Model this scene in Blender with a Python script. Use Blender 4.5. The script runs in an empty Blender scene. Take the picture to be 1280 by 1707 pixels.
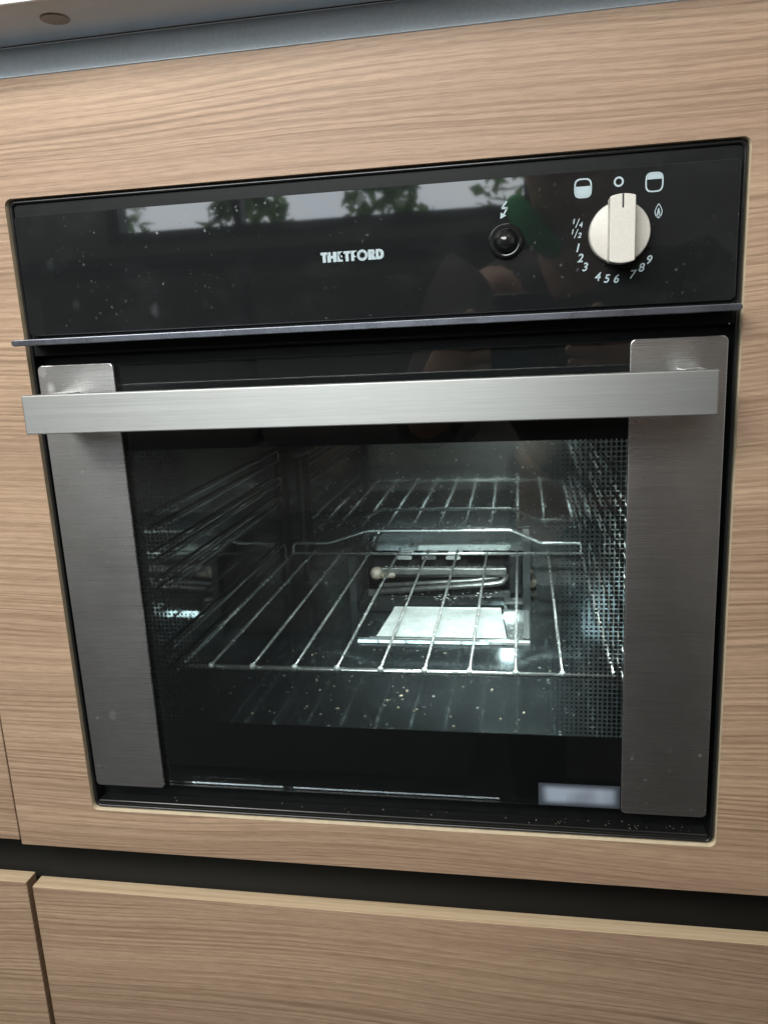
import bpy, bmesh, math, random
from mathutils import Vector, Matrix
random.seed(7)
S = bpy.context.scene
COL = S.collection

# ------------------------------------------------------------------ camera
cam = bpy.data.cameras.new('camera')
cam_o = bpy.data.objects.new('camera', cam); COL.objects.link(cam_o)
RM = Matrix(((0.98493454, 0.00915407, 0.17268516),
             (0.16612038, 0.22733700, -0.95954255),
             (-0.04804144, 0.97377312, 0.22239138)))
cam_o.matrix_world = Matrix.Translation((0.09854848, -0.48341111, 0.33779797)) @ RM.to_4x4()
cam.sensor_fit = 'HORIZONTAL'; cam.sensor_width = 36.0
cam.lens = 1318.0 / 1280.0 * 36.0
cam.clip_start = 0.01; cam.clip_end = 50
S.camera = cam_o

# ------------------------------------------------------------------ world, lamps, exposure
W = bpy.data.worlds.new('World'); S.world = W; W.use_nodes = True
bg = W.node_tree.nodes['Background']
bg.inputs[0].default_value = (1.0, 0.965, 0.93, 1); bg.inputs[1].default_value = 0.42

def area(name, loc, target, sx, sy, power, color):
    l = bpy.data.lights.new(name, 'AREA'); l.shape = 'RECTANGLE'; l.size = sx; l.size_y = sy
    l.energy = power; l.color = color
    o = bpy.data.objects.new(name, l); COL.objects.link(o); o.location = loc
    o.rotation_euler = (Vector(target) - Vector(loc)).to_track_quat('-Z', 'Y').to_euler()
    return o
area('roof_light', (-0.30, -0.88, 0.92), (0.0, 0.0, 0.40), 1.00, 0.34, 16.0, (1.0, 0.975, 0.945))
sp = bpy.data.lights.new('cavity_spot', 'SPOT'); sp.energy = 8.5; sp.color = (0.92, 1.0, 0.975); sp.shadow_soft_size = 0.014  # spot placed inside the cavity for the bright zone on shelf and shield
sp.spot_size = math.radians(66); sp.spot_blend = 0.7
sp_o = bpy.data.objects.new('cavity_spot', sp); COL.objects.link(sp_o); sp_o.location = (0.075, 0.052, 0.283)
sp_o.rotation_euler = (Vector((0.050, 0.225, 0.05)) - sp_o.location).to_track_quat('-Z', 'Y').to_euler()
area('cavity_fill_strip', (0.090, 0.052, 0.286), (0.065, 0.15, 0.05), 0.14, 0.016, 0.75, (0.92, 1.0, 0.975)).data.spread = math.radians(82)  # added fill light that brightens the shelf wires from the front
area('back_wall_fill', (0.09, 0.376, 0.285), (0.085, 0.405, 0.15), 0.10, 0.02, 0.10, (0.94, 1.0, 0.97)).data.spread = math.radians(150)  # added fill light for a glow on the upper back wall
def led(name, loc, power):
    l = bpy.data.lights.new(name, 'POINT'); l.energy = power; l.shadow_soft_size = 0.02; l.color = (1.0, 0.95, 0.88)
    o = bpy.data.objects.new(name, l); COL.objects.link(o); o.location = loc
led('ceiling_spot', (0.62, -0.75, 1.25), 1.2); led('ceiling_spot', (-0.95, -0.70, 1.15), 1.2)
S.view_settings.view_transform = 'Standard'; S.view_settings.look = 'None'
S.view_settings.exposure = 0.0; S.view_settings.gamma = 1.0
S.cycles.use_denoising = True
S.cycles.max_bounces = 12; S.cycles.transparent_max_bounces = 16
S.cycles.sample_clamp_indirect = 6.0
S.cycles.caustics_reflective = False; S.cycles.caustics_refractive = False

# ------------------------------------------------------------------ node helpers
class NT:
    def __init__(self, name):
        self.m = bpy.data.materials.new(name); self.m.use_nodes = True
        self.t = self.m.node_tree; self.n = self.t.nodes
        self.b = self.n['Principled BSDF']; self.out = self.n['Material Output']
    def new(self, typ, **kw):
        x = self.n.new(typ)
        for k, v in kw.items(): setattr(x, k, v)
        return x
    def link(self, a, b): self.t.links.new(a, b)
    def val(self, sock, v):
        if hasattr(v, 'bl_idname') or hasattr(v, 'is_output'): self.link(v, sock)
        else: sock.default_value = v
    def math(self, op, a, b=None, c=None, clamp=False):
        x = self.new('ShaderNodeMath', operation=op, use_clamp=clamp)
        self.val(x.inputs[0], a)
        if b is not None: self.val(x.inputs[1], b)
        if c is not None: self.val(x.inputs[2], c)
        return x.outputs[0]
    def coord(self): return self.new('ShaderNodeTexCoord').outputs['Object']
    def mapping(self, vec, scale=(1,1,1), loc=(0,0,0), rot=(0,0,0)):
        x = self.new('ShaderNodeMapping'); self.link(vec, x.inputs[0])
        x.inputs['Scale'].default_value = scale; x.inputs['Location'].default_value = loc
        x.inputs['Rotation'].default_value = rot
        return x.outputs[0]
    def noise(self, vec, scale=1.0, detail=2.0, rough=0.5, dist=0.0):
        x = self.new('ShaderNodeTexNoise'); self.link(vec, x.inputs['Vector'])
        x.inputs['Scale'].default_value = scale; x.inputs['Detail'].default_value = detail
        x.inputs['Roughness'].default_value = rough; x.inputs['Distortion'].default_value = dist
        return x.outputs['Fac']
    def ramp(self, fac, stops, interp='LINEAR'):
        x = self.new('ShaderNodeValToRGB'); self.link(fac, x.inputs[0])
        cr = x.color_ramp; cr.interpolation = interp
        while len(cr.elements) < len(stops): cr.elements.new(0.5)
        for e, (p, c) in zip(cr.elements, stops):
            e.position = p; e.color = c if len(c) == 4 else (*c, 1)
        return x.outputs[0]
    def mix(self, fac, a, b, blend='MIX'):
        x = self.new('ShaderNodeMix', data_type='RGBA', blend_type=blend)
        self.val(x.inputs['Factor'], fac)
        for s, v in ((x.inputs['A'], a), (x.inputs['B'], b)):
            if isinstance(v, tuple): s.default_value = v if len(v) == 4 else (*v, 1)
            else: self.link(v, s)
        return x.outputs['Result']
    def bump(self, h, strength=0.2, dist=0.001):
        x = self.new('ShaderNodeBump'); x.inputs['Strength'].default_value = strength
        x.inputs['Distance'].default_value = dist; self.link(h, x.inputs['Height'])
        self.link(x.outputs[0], self.b.inputs['Normal'])
    def set(self, **kw):
        for k, v in kw.items(): self.val(self.b.inputs[k.replace('_', ' ')], v)
        return self

def c4(r, g, b): return (r, g, b, 1.0)

# ------------------------------------------------------------------ materials
def mat_wood(name, light, mid, dark, seed):
    n = NT(name); co = n.coord()
    oi = n.new('ShaderNodeObjectInfo').outputs['Random']
    off = n.new('ShaderNodeCombineXYZ'); n.link(n.math('MULTIPLY', oi, 7.0), off.inputs[0]); n.link(n.math('MULTIPLY', oi, 3.0), off.inputs[1])
    add = n.new('ShaderNodeVectorMath', operation='ADD'); n.link(co, add.inputs[0]); n.link(off.outputs[0], add.inputs[1])
    p = n.mapping(add.outputs[0], loc=(seed, seed * 2, 0))
    # slow bending of the growth rings
    w1 = n.noise(n.mapping(p, (1.7, 0.2, 4.2)), 1.0, 1.0, 0.4)
    w2 = n.noise(n.mapping(p, (9.0, 0.2, 22.0)), 1.0, 2.0, 0.5)
    w3 = n.noise(n.mapping(p, (45.0, 3.0, 160.0)), 1.0, 1.0, 0.5)
    sep = n.new('ShaderNodeSeparateXYZ'); n.link(p, sep.inputs[0])
    z = n.math('ADD', sep.outputs[2], n.math('MULTIPLY', n.math('SUBTRACT', w1, 0.5), 0.085))
    z = n.math('ADD', z, n.math('MULTIPLY', n.math('SUBTRACT', w2, 0.5), 0.0035))
    z = n.math('ADD', z, n.math('MULTIPLY', n.math('SUBTRACT', w3, 0.5), 0.00035))
    cx = n.new('ShaderNodeCombineXYZ'); n.link(sep.outputs[0], cx.inputs[0]); n.link(sep.outputs[1], cx.inputs[1]); n.link(z, cx.inputs[2])
    v = cx.outputs[0]
    tone = n.noise(n.mapping(v, (0.7, 0.2, 30.0)), 1.0, 2.0, 0.5)
    rings = n.noise(n.mapping(v, (1.6, 0.3, 340.0)), 1.0, 1.5, 0.55)
    thin = n.noise(n.mapping(v, (9.0, 1.0, 900.0)), 1.0, 2.0, 0.6)
    fibre = n.noise(n.mapping(p, (95.0, 20.0, 1500.0)), 1.0, 2.0, 0.6)
    base = n.mix(n.ramp(tone, [(0.32, c4(0,0,0)), (0.68, c4(1,1,1))]), mid, light)
    ph = n.math('MULTIPLY_ADD', z, 2 * math.pi * 255.0, n.math('MULTIPLY', n.noise(n.mapping(v, (1.2, 0.3, 75.0)), 1.0, 1.5, 0.5), 22.0))
    saw = n.math('MULTIPLY_ADD', n.math('SINE', ph), 0.5, 0.5)
    amp = n.ramp(n.noise(n.mapping(v, (2.2, 0.4, 40.0)), 1.0, 2.0, 0.5), [(0.34, c4(0.12,0.12,0.12)), (0.62, c4(1,1,1))])
    band = n.math('MULTIPLY', n.ramp(saw, [(0.45, c4(0,0,0)), (1.0, c4(1,1,1))]), amp)
    base = n.mix(n.math('MULTIPLY', band, 0.62), base, dark)
    drift = n.ramp(n.noise(n.mapping(v, (1.4, 0.2, 10.0)), 1.0, 2.0, 0.5), [(0.42, c4(0,0,0)), (0.66, c4(1,1,1))])
    base = n.mix(n.math('MULTIPLY', drift, 0.40), base, tuple(0.5 * m_ + 0.5 * d_ for m_, d_ in zip((0.36, 0.245, 0.18), dark)))
    line = n.ramp(rings, [(0.34, c4(1,1,1)), (0.47, c4(0.25,0.25,0.25)), (0.56, c4(0,0,0))])
    base = n.mix(n.math('MULTIPLY', line, 0.36), base, dark)
    line2 = n.ramp(thin, [(0.30, c4(1,1,1)), (0.50, c4(0,0,0))])
    base = n.mix(n.math('MULTIPLY', line2, 0.40), base, dark)
    pore = n.ramp(n.noise(n.mapping(v, (38.0, 8.0, 1250.0)), 1.0, 1.0, 0.5), [(0.30, c4(1,1,1)), (0.40, c4(0,0,0))])
    base = n.mix(n.math('MULTIPLY', pore, 0.30), base, dark)
    fl = n.ramp(fibre, [(0.36, c4(0.84,0.82,0.80)), (0.56, c4(1,1,1)), (0.75, c4(1.06,1.06,1.06))])
    base = n.mix(0.85, base, fl, 'MULTIPLY')
    n.link(base, n.b.inputs['Base Color'])
    n.set(Roughness=0.52); n.b.inputs['Specular IOR Level'].default_value = 0.35
    h = n.math('ADD', n.math('SUBTRACT', n.math('MULTIPLY', rings, 0.5), n.math('MULTIPLY', band, 0.45)), n.math('MULTIPLY', thin, 0.6))
    h = n.math('ADD', h, n.math('MULTIPLY', fibre, 0.25))
    n.bump(h, 0.22, 0.0006)
    return n.m

def mat_edge(name, light, dark):
    n = NT(name); co = n.coord()
    a = n.noise(n.mapping(co, (3.0, 420.0, 420.0)), 1.0, 2.0, 0.55); b = n.noise(n.mapping(co, (60.0, 1200.0, 1200.0)), 1.0, 2.0, 0.6)
    f = n.math('ADD', n.math('MULTIPLY', a, 0.65), n.math('MULTIPLY', b, 0.35))
    n.link(n.ramp(f, [(0.36, dark), (0.58, light)]), n.b.inputs['Base Color']); n.set(Roughness=0.55)
    return n.m

def mat_plain(name, col, rough=0.5, metal=0.0, spec=0.5, var=0.0, vscale=60.0, bump=0.0, bscale=400.0):
    n = NT(name); n.set(Roughness=rough, Metallic=metal); n.b.inputs['Specular IOR Level'].default_value = spec
    co = n.coord()
    f = n.noise(co, vscale, 4.0, 0.6)
    lo = tuple(max(0, c * (1 - var)) for c in col); hi = tuple(min(1, c * (1 + var)) for c in col)
    n.link(n.ramp(f, [(0.3, lo), (0.7, hi)]), n.b.inputs['Base Color'])
    if rough > 0.02:
        n.link(n.math('MULTIPLY_ADD', f, rough * 0.4, rough * 0.8), n.b.inputs['Roughness'])
    if bump: n.bump(n.noise(co, bscale, 3.0), bump, 0.0004)
    return n.m

def spots(n, co, cell, lo, hi, thr):
    """sparse little marks: 1 inside a mark, 0 outside; only some voronoi cells carry one"""
    v = n.new('ShaderNodeTexVoronoi'); n.link(co, v.inputs['Vector']); v.inputs['Scale'].default_value = cell
    sc = n.new('ShaderNodeSeparateColor'); n.link(v.outputs['Color'], sc.inputs[0])
    keep = n.math('GREATER_THAN', sc.outputs[0], thr)
    rad = n.math('MULTIPLY_ADD', sc.outputs[1], hi - lo, lo)
    d = n.math('SUBTRACT', 1.0, n.math('DIVIDE', v.outputs['Distance'], rad), clamp=True)
    return n.math('MULTIPLY', n.math('MULTIPLY', d, keep), sc.outputs[2])

def mat_panel_glass():
    n = NT('black_panel_glass'); co = n.coord()
    wob = n.new('ShaderNodeVectorMath', operation='ADD'); n.link(co, wob.inputs[0])
    nz = n.new('ShaderNodeTexNoise'); n.link(co, nz.inputs['Vector']); nz.inputs['Scale'].default_value = 260
    sc = n.new('ShaderNodeVectorMath', operation='SCALE'); n.link(nz.outputs['Color'], sc.inputs[0]); sc.inputs['Scale'].default_value = 0.004
    n.link(sc.outputs[0], wob.inputs[1]); q = wob.outputs[0]
    cloud = n.ramp(n.noise(co, 11.0, 3.0, 0.6), [(0.45, c4(0,0,0)), (0.62, c4(1,1,1))])
    s1 = n.math('MULTIPLY', spots(n, n.mapping(q, (1.2, 0.05, 0.8)), 75.0, 0.10, 0.34, 0.62), cloud)
    s2 = n.math('MULTIPLY', spots(n, n.mapping(q, (1, 0.05, 1)), 330.0, 0.12, 0.32, 0.72), cloud)
    haze = n.ramp(n.noise(n.mapping(q, (1, 0.1, 1.6)), 26.0, 4.0, 0.62), [(0.50, c4(0,0,0)), (0.85, c4(1,1,1))])
    dust = n.math('ADD', n.math('MULTIPLY', s1, 0.16), n.math('MULTIPLY', s2, 0.5))
    dust = n.math('ADD', dust, n.math('MULTIPLY', haze, 0.022), clamp=True)
    n.link(n.mix(dust, (0.010, 0.0115, 0.012), (0.42, 0.46, 0.46)), n.b.inputs['Base Color'])
    n.link(n.math('MULTIPLY_ADD', dust, 0.5, 0.03), n.b.inputs['Roughness'])
    n.b.inputs['IOR'].default_value = 1.55
    return n.m

def mat_brushed(name, col, along, rough, aniso, stains=True, contrast=1.0):
    n = NT(name); co = n.coord()
    sc = (5.0, 5.0, 2600.0) if along == 'x' else (1700.0, 6.0, 6.0)
    br = n.noise(n.mapping(co, sc), 1.0, 3.0, 0.65)
    br2 = n.noise(n.mapping(co, (45.0 if along == 'x' else 5000, 45.0, 5200.0 if along == 'x' else 45)), 1.0, 2.0, 0.6)
    big = n.noise(co, 24.0, 3.0, 0.55)
    base = n.ramp(n.math('ADD', n.math('MULTIPLY', br, 0.55), n.math('MULTIPLY', br2, 0.45)), [(0.32, tuple(c*(1 - .07*contrast) for c in col)), (0.68, tuple(min(1, c*(1 + .05*contrast)) for c in col))])
    base = n.mix(n.math('MULTIPLY', n.ramp(big, [(0.4, c4(0,0,0)), (0.75, c4(1,1,1))]), 0.30), base, (0.34, 0.33, 0.30))
    r = n.math('MULTIPLY_ADD', br, 0.16, rough - 0.08)
    if stains:
        s = n.math('ADD', spots(n, n.mapping(co, (1.3, .05, 1)), 60.0, 0.08, 0.30, 0.50), spots(n, n.mapping(co, (1, .05, 1)), 210.0, 0.1, 0.35, 0.7), clamp=True)
        patch = n.ramp(n.noise(co, 9.0, 2.0), [(0.48, c4(0,0,0)), (0.6, c4(1,1,1))])
        s = n.math('MULTIPLY', s, patch)
        base = n.mix(n.math('MULTIPLY', s, 0.5), base, (0.72, 0.74, 0.74))
        r = n.math('ADD', r, n.math('MULTIPLY', s, 0.25))
    n.link(base, n.b.inputs['Base Color']); n.link(r, n.b.inputs['Roughness'])
    n.set(Metallic=1.0, Anisotropic=aniso)
    tg = n.new('ShaderNodeCombineXYZ'); tg.inputs[2].default_value = 1.0      # brush lines run sideways
    n.link(tg.outputs[0], n.b.inputs['Tangent'])
    n.bump(n.math('ADD', br, n.math('MULTIPLY', br2, 0.5)), 0.03, 0.0001)
    return n.m

def mat_glass():
    n = NT('oven_glass'); n.n.remove(n.b)
    tr = n.new('ShaderNodeBsdfTransparent'); tr.inputs[0].default_value = (0.895, 0.935, 0.925, 1)
    gl = n.new('ShaderNodeBsdfGlossy'); gl.inputs['Roughness'].default_value = 0.02
    gl.inputs[0].default_value = (1, 1, 1, 1)
    fr = n.new('ShaderNodeFresnel'); fr.inputs[0].default_value = 1.5
    mx = n.new('ShaderNodeMixShader'); n.link(fr.outputs[0], mx.inputs[0]); n.link(tr.outputs[0], mx.inputs[1]); n.link(gl.outputs[0], mx.inputs[2])
    co = n.coord()
    haze = n.ramp(n.noise(n.mapping(co, (1, .1, 1.5)), 9.0, 4.0, 0.6), [(0.25, c4(0.45,0.45,0.45)), (0.75, c4(1,1,1))])
    df = n.new('ShaderNodeBsdfDiffuse'); df.inputs[0].default_value = (0.5, 0.54, 0.54, 1)
    mx2 = n.new('ShaderNodeMixShader'); n.link(n.math('MULTIPLY', haze, 0.007), mx2.inputs[0])
    n.link(mx.outputs[0], mx2.inputs[1]); n.link(df.outputs[0], mx2.inputs[2])
    n.link(mx2.outputs[0], n.out.inputs['Surface'])
    return n.m

def mat_liner(name, col, rough, spotty=0.3, mott=0.72, mscale=14.0, dense=0.0, metal=1.0, wave=0.12, speck=(0.26, 0.235, 0.20)):
    """steel cavity sheet: glossy, with baked-on haze and specks"""
    n = NT(name); co = n.coord()
    f = n.noise(co, mscale, 5.0, 0.66); g = n.noise(co, 130.0, 4.0, 0.65)
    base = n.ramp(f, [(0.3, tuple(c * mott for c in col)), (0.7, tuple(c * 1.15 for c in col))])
    sp = n.math('ADD', spots(n, co, 160.0, 0.1, 0.36, 0.72 - dense), spots(n, co, 420.0, 0.1, 0.4, 0.8 - dense), clamp=True)
    base = n.mix(n.math('MULTIPLY', sp, spotty), base, speck)
    n.link(base, n.b.inputs['Base Color'])
    n.link(n.math('SUBTRACT', metal, n.math('MULTIPLY', sp, 0.9), clamp=True), n.b.inputs['Metallic'])
    n.link(n.math('ADD', n.math('MULTIPLY_ADD', g, rough, rough * 0.45), n.math('MULTIPLY', sp, 0.4)), n.b.inputs['Roughness'])
    n.bump(n.noise(co, 7.0, 1.0), wave, 0.004)
    return n.m

def mat_emit(name, stops, strength):
    n = NT(name); co = n.coord(); sep = n.new('ShaderNodeSeparateXYZ'); n.link(co, sep.inputs[0])
    cl = n.noise(n.mapping(co, (0.5, 1, 1.4)), 1.0, 4.0, 0.6)
    e = n.new('ShaderNodeEmission'); n.link(n.ramp(cl, stops), e.inputs[0]); e.inputs[1].default_value = strength
    n.link(e.outputs[0], n.out.inputs['Surface']); n.n.remove(n.b)
    return n.m

def mat_sticker():
    n = NT('label_paper'); co = n.coord()
    f = n.noise(n.mapping(co, (1, 1, 0.6)), 70.0, 1.0, 0.4)
    col = n.ramp(f, [(0.35, (0.22, 0.26, 0.32)), (0.62, (0.33, 0.40, 0.48))])
    sep = n.new('ShaderNodeSeparateXYZ'); n.link(co, sep.inputs[0])
    dx = n.math('DIVIDE', n.math('ABSOLUTE', n.math('SUBTRACT', sep.outputs[0], .1335)), .0263)
    dz = n.math('DIVIDE', n.math('ABSOLUTE', n.math('SUBTRACT', sep.outputs[2], .0314)), .0082)
    e = n.math('MULTIPLY', n.ramp(dx, [(0.72, c4(1,1,1)), (1.0, c4(0,0,0))], 'EASE'), n.ramp(dz, [(0.35, c4(1,1,1)), (1.0, c4(0,0,0))], 'EASE'))
    col = n.mix(e, (0.045, 0.055, 0.07), col)                 # printed border fades to dark
    n.link(col, n.b.inputs['Base Color']); n.set(Roughness=0.5)
    return n.m

M = {}
M['wood'] = mat_wood('wood_laminate', (0.505, 0.362, 0.242), (0.41, 0.283, 0.19), (0.195, 0.124, 0.074), 0.0)
M['wood_edge'] = mat_edge('wood_edge_band', (0.66, 0.52, 0.34), (0.50, 0.37, 0.225))
M['core'] = mat_plain('cut_board_core', (0.80, 0.68, 0.47), 0.7, var=0.12, vscale=90)
M['enamel'] = mat_plain('black_enamel', (0.011, 0.012, 0.012), 0.16, spec=0.5, var=0.2, vscale=40)
M['enamel_soft'] = mat_plain('black_enamel_matt', (0.009, 0.010, 0.010), 0.42, spec=0.12, var=0.25, vscale=90)
M['panel'] = mat_panel_glass()
M['strip'] = mat_brushed('brushed_steel_trim', (0.68, 0.685, 0.675), 'x', 0.28, 0.70, contrast=0.6)
M['handle'] = mat_brushed('brushed_steel_handle', (0.375, 0.39, 0.38), 'x', 0.50, 0.60, stains=False, contrast=2.6)
M['deflector'] = mat_plain('dark_anodised_metal', (0.20, 0.215, 0.25), 0.28, metal=0.9, var=0.12, vscale=60)
M['print'] = mat_plain('pale_blue_print', (0.36, 0.455, 0.48), 0.55, var=0.05)
M['knob'] = mat_plain('champagne_knob_plastic', (0.58, 0.565, 0.51), 0.42, spec=0.4, var=0.06, vscale=900, bump=0.06, bscale=2500)
M['knob_slot'] = mat_plain('black_slot', (0.012, 0.012, 0.012), 0.5)
M['button'] = mat_plain('black_button_plastic', (0.010, 0.011, 0.011), 0.07, spec=0.6)
M['frit'] = mat_plain('black_frit_print', (0.004, 0.0045, 0.005), 0.6, spec=0.1)
M['glass'] = mat_glass()
M['liner'] = mat_liner('steel_liner', (0.42, 0.455, 0.455), 0.055, 0.15, metal=0.76)
M['liner_side'] = mat_liner('steel_side', (0.14, 0.155, 0.157), 0.06, 0.35, metal=0.90, wave=0.12)  # base darkened to hold down lamp glare on the side walls
M['liner_floor'] = mat_liner('steel_floor', (0.27, 0.31, 0.33), 0.09, 0.8, metal=0.96)
M['plate'] = mat_liner('galvanised_plate', (0.70, 0.75, 0.74), 0.45, 1.0, mott=0.74, mscale=45.0, dense=0.45, metal=0.35, speck=(0.20, 0.16, 0.11))
M['chrome'] = mat_plain('chromed_wire', (0.78, 0.80, 0.79), 0.26, metal=0.9, var=0.08, vscale=120)
M['zinc'] = mat_plain('zinc_bead', (0.80, 0.82, 0.80), 0.4, metal=0.35, var=0.06)
M['runner'] = mat_plain('dull_runner_wire', (0.34, 0.355, 0.35), 0.3, metal=0.9, var=0.1)
M['burner'] = mat_plain('burner_steel', (0.36, 0.37, 0.36), 0.42, metal=0.85, var=0.3, vscale=90)
M['darkpit'] = mat_plain('dark_burner_metal', (0.03, 0.033, 0.034), 0.5, metal=0.4, var=0.3)  # near-black metal for the recess boxes, end plate and corner rod
M['ceramic'] = mat_plain('ceramic', (0.38, 0.33, 0.27), 0.4, var=0.45, vscale=80)
M['crumb'] = mat_plain('crumb', (0.20, 0.165, 0.12), 0.85, var=0.55, vscale=110)
M['channel'] = mat_plain('dark_grip_channel', (0.016, 0.0152, 0.012), 0.8, metal=0.0, spec=0.15, var=0.1)
M['cove'] = mat_plain('brushed_aluminium_profile', (0.72, 0.80, 0.84), 0.42, metal=0.1, var=0.07, vscale=500, bump=0.1, bscale=1500)
M['worktop'] = mat_plain('grey_worktop_laminate', (0.64, 0.71, 0.79), 0.5, var=0.03, vscale=60)
M['worktop_front'] = mat_plain('white_worktop_edge', (0.82, 0.84, 0.84), 0.4, var=0.03)
M['cap'] = mat_plain('taupe_screw_cap', (0.34, 0.31, 0.29), 0.6, var=0.08)
M['sticker'] = mat_sticker()
M['wall'] = mat_plain('van_wall', (0.50, 0.48, 0.45), 0.6, var=0.08, vscale=4)
M['wallband'] = mat_plain('van_trim', (0.10, 0.10, 0.10), 0.5, var=0.1)
M['floor'] = mat_plain('dark_vinyl_floor', (0.055, 0.052, 0.05), 0.5, var=0.2, vscale=12)
M['sofa'] = mat_plain('grey_upholstery', (0.18, 0.178, 0.175), 0.9, var=0.15, vscale=30)
def mat_leaf():
    n = NT('tree_leaves'); co = n.coord(); f = n.noise(co, 7.0, 3.0)
    col = n.ramp(f, [(0.3, (0.07, 0.16, 0.04)), (0.7, (0.22, 0.36, 0.12))])
    t = n.new('ShaderNodeBsdfTranslucent'); n.link(col, t.inputs[0]); d = n.new('ShaderNodeBsdfDiffuse'); n.link(col, d.inputs[0])
    mx = n.new('ShaderNodeMixShader'); mx.inputs[0].default_value = 0.6; n.link(d.outputs[0], mx.inputs[1]); n.link(t.outputs[0], mx.inputs[2])
    n.link(mx.outputs[0], n.out.inputs['Surface']); n.n.remove(n.b); return n.m
M['leaf'] = mat_leaf()
M['trunk'] = mat_plain('bark', (0.10, 0.075, 0.055), 0.9, var=0.4, vscale=20)
M['sky'] = mat_emit('sky_glow', [(0.3, (0.78, 0.90, 1.0)), (0.7, (0.95, 0.98, 1.0))], 8.0)

# ------------------------------------------------------------------ mesh helpers
def link(name, me, mat, parent=None, smooth=False, mats=None):
    for mm in (mats or [mat]): me.materials.append(mm)
    if smooth:
        me.polygons.foreach_set('use_smooth', [True] * len(me.polygons))
    o = bpy.data.objects.new(name, me); COL.objects.link(o)
    if parent is not None:
        o.parent = parent; o.matrix_parent_inverse = Matrix.Identity(4)
    return o
def fin(name, bm, mat, parent=None, smooth=False, mats=None):
    bmesh.ops.recalc_face_normals(bm, faces=bm.faces[:])
    me = bpy.data.meshes.new(name); bm.to_mesh(me); bm.free()
    return link(name, me, mat, parent, smooth, mats)
def tag(o, label, cat, group=None, kind=None):
    if label: o['label'] = label
    if cat: o['category'] = cat
    if group: o['group'] = group
    if kind: o['kind'] = kind
    return o
def empty(name, loc=(0, 0, 0)):
    o = bpy.data.objects.new(name, None); COL.objects.link(o); o.location = loc; o.empty_display_size = 0.02
    return o
def bevel_all(bm, w, seg=2, ang=0.5):
    es = [e for e in bm.edges if len(e.link_faces) == 2 and e.calc_face_angle(0) > ang]
    bmesh.ops.bevel(bm, geom=es, offset=w, segments=seg, profile=0.5, affect='EDGES', clamp_overlap=True)
def add_box(bm, x0, x1, y0, y1, z0, z1):
    g = bmesh.ops.create_cube(bm, size=1.0)
    for v in g['verts']:
        v.co = Vector((x0 + (v.co.x + .5) * (x1 - x0), y0 + (v.co.y + .5) * (y1 - y0), z0 + (v.co.z + .5) * (z1 - z0)))
    return g['verts']
def box(name, x0, x1, y0, y1, z0, z1, mat, parent=None, bevel=0.0, seg=2, mats=None):
    bm = bmesh.new(); add_box(bm, x0, x1, y0, y1, z0, z1)
    if bevel: bevel_all(bm, bevel, seg)
    return fin(name, bm, mat, parent, mats=mats)
def rrect(x0, x1, z0, z1, r, k=6):
    pts = []
    for cx, cz, a0 in ((x1 - r, z1 - r, 0), (x0 + r, z1 - r, 90), (x0 + r, z0 + r, 180), (x1 - r, z0 + r, 270)):
        for i in range(k + 1):
            a = math.radians(a0 + 90 * i / k); pts.append((cx + r * math.cos(a), cz + r * math.sin(a)))
    return pts
def add_prism(bm, pts, y0, y1):
    a = [bm.verts.new((x, y0, z)) for x, z in pts]; b = [bm.verts.new((x, y1, z)) for x, z in pts]
    bm.faces.new(a); bm.faces.new(b[::-1]); n = len(pts)
    for i in range(n): bm.faces.new((a[i], b[i], b[(i + 1) % n], a[(i + 1) % n]))
def prism(name, pts, y0, y1, mat, parent=None, bevel=0.0, seg=2):
    bm = bmesh.new(); add_prism(bm, pts, y0, y1)
    bmesh.ops.recalc_face_normals(bm, faces=bm.faces[:])
    if bevel: bevel_all(bm, bevel, seg, 0.9)
    return fin(name, bm, mat, parent)
def ring_prism(name, outer, inner, y0, y1, mat, parent=None, mats=None):
    """plate with a hole; outer and inner loops have the same number of points"""
    bm = bmesh.new(); n = len(outer); L = []
    for pts, y in ((outer, y0), (inner, y0), (inner, y1), (outer, y1)):
        L.append([bm.verts.new((x, y, z)) for x, z in pts])
    for k in range(4):
        a, b = L[k], L[(k + 1) % 4]
        for i in range(n):
            f = bm.faces.new((a[i], a[(i + 1) % n], b[(i + 1) % n], b[i]))
            f.material_index = 1 if (mats and k == 1) else 0
    return fin(name, bm, mat, parent, mats=mats)
def sweep_ring(name, loop_fn, prof, mat, parent=None):
    """profile [(inset, y)] swept round a rounded rectangle"""
    bm = bmesh.new(); rows = []
    for d, y in prof: rows.append([bm.verts.new((x, y, z)) for x, z in loop_fn(d)])
    n = len(rows[0])
    for a, b in zip(rows, rows[1:]):
        for i in range(n): bm.faces.new((a[i], a[(i + 1) % n], b[(i + 1) % n], b[i]))
    return fin(name, bm, mat, parent, smooth=True)
def round_path(pts, r, k=6):
    pts = [Vector(p) for p in pts]; out = [pts[0]]
    for a, b, c in zip(pts, pts[1:], pts[2:]):
        u = (a - b); v = (c - b); t = min(r, u.length * .49, v.length * .49)
        p0 = b + u.normalized() * t; p1 = b + v.normalized() * t
        for i in range(k + 1):
            s = i / k; out.append(p0 * (1 - s) ** 2 + b * 2 * s * (1 - s) + p1 * s * s)
    out.append(pts[-1]); return out
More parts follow.
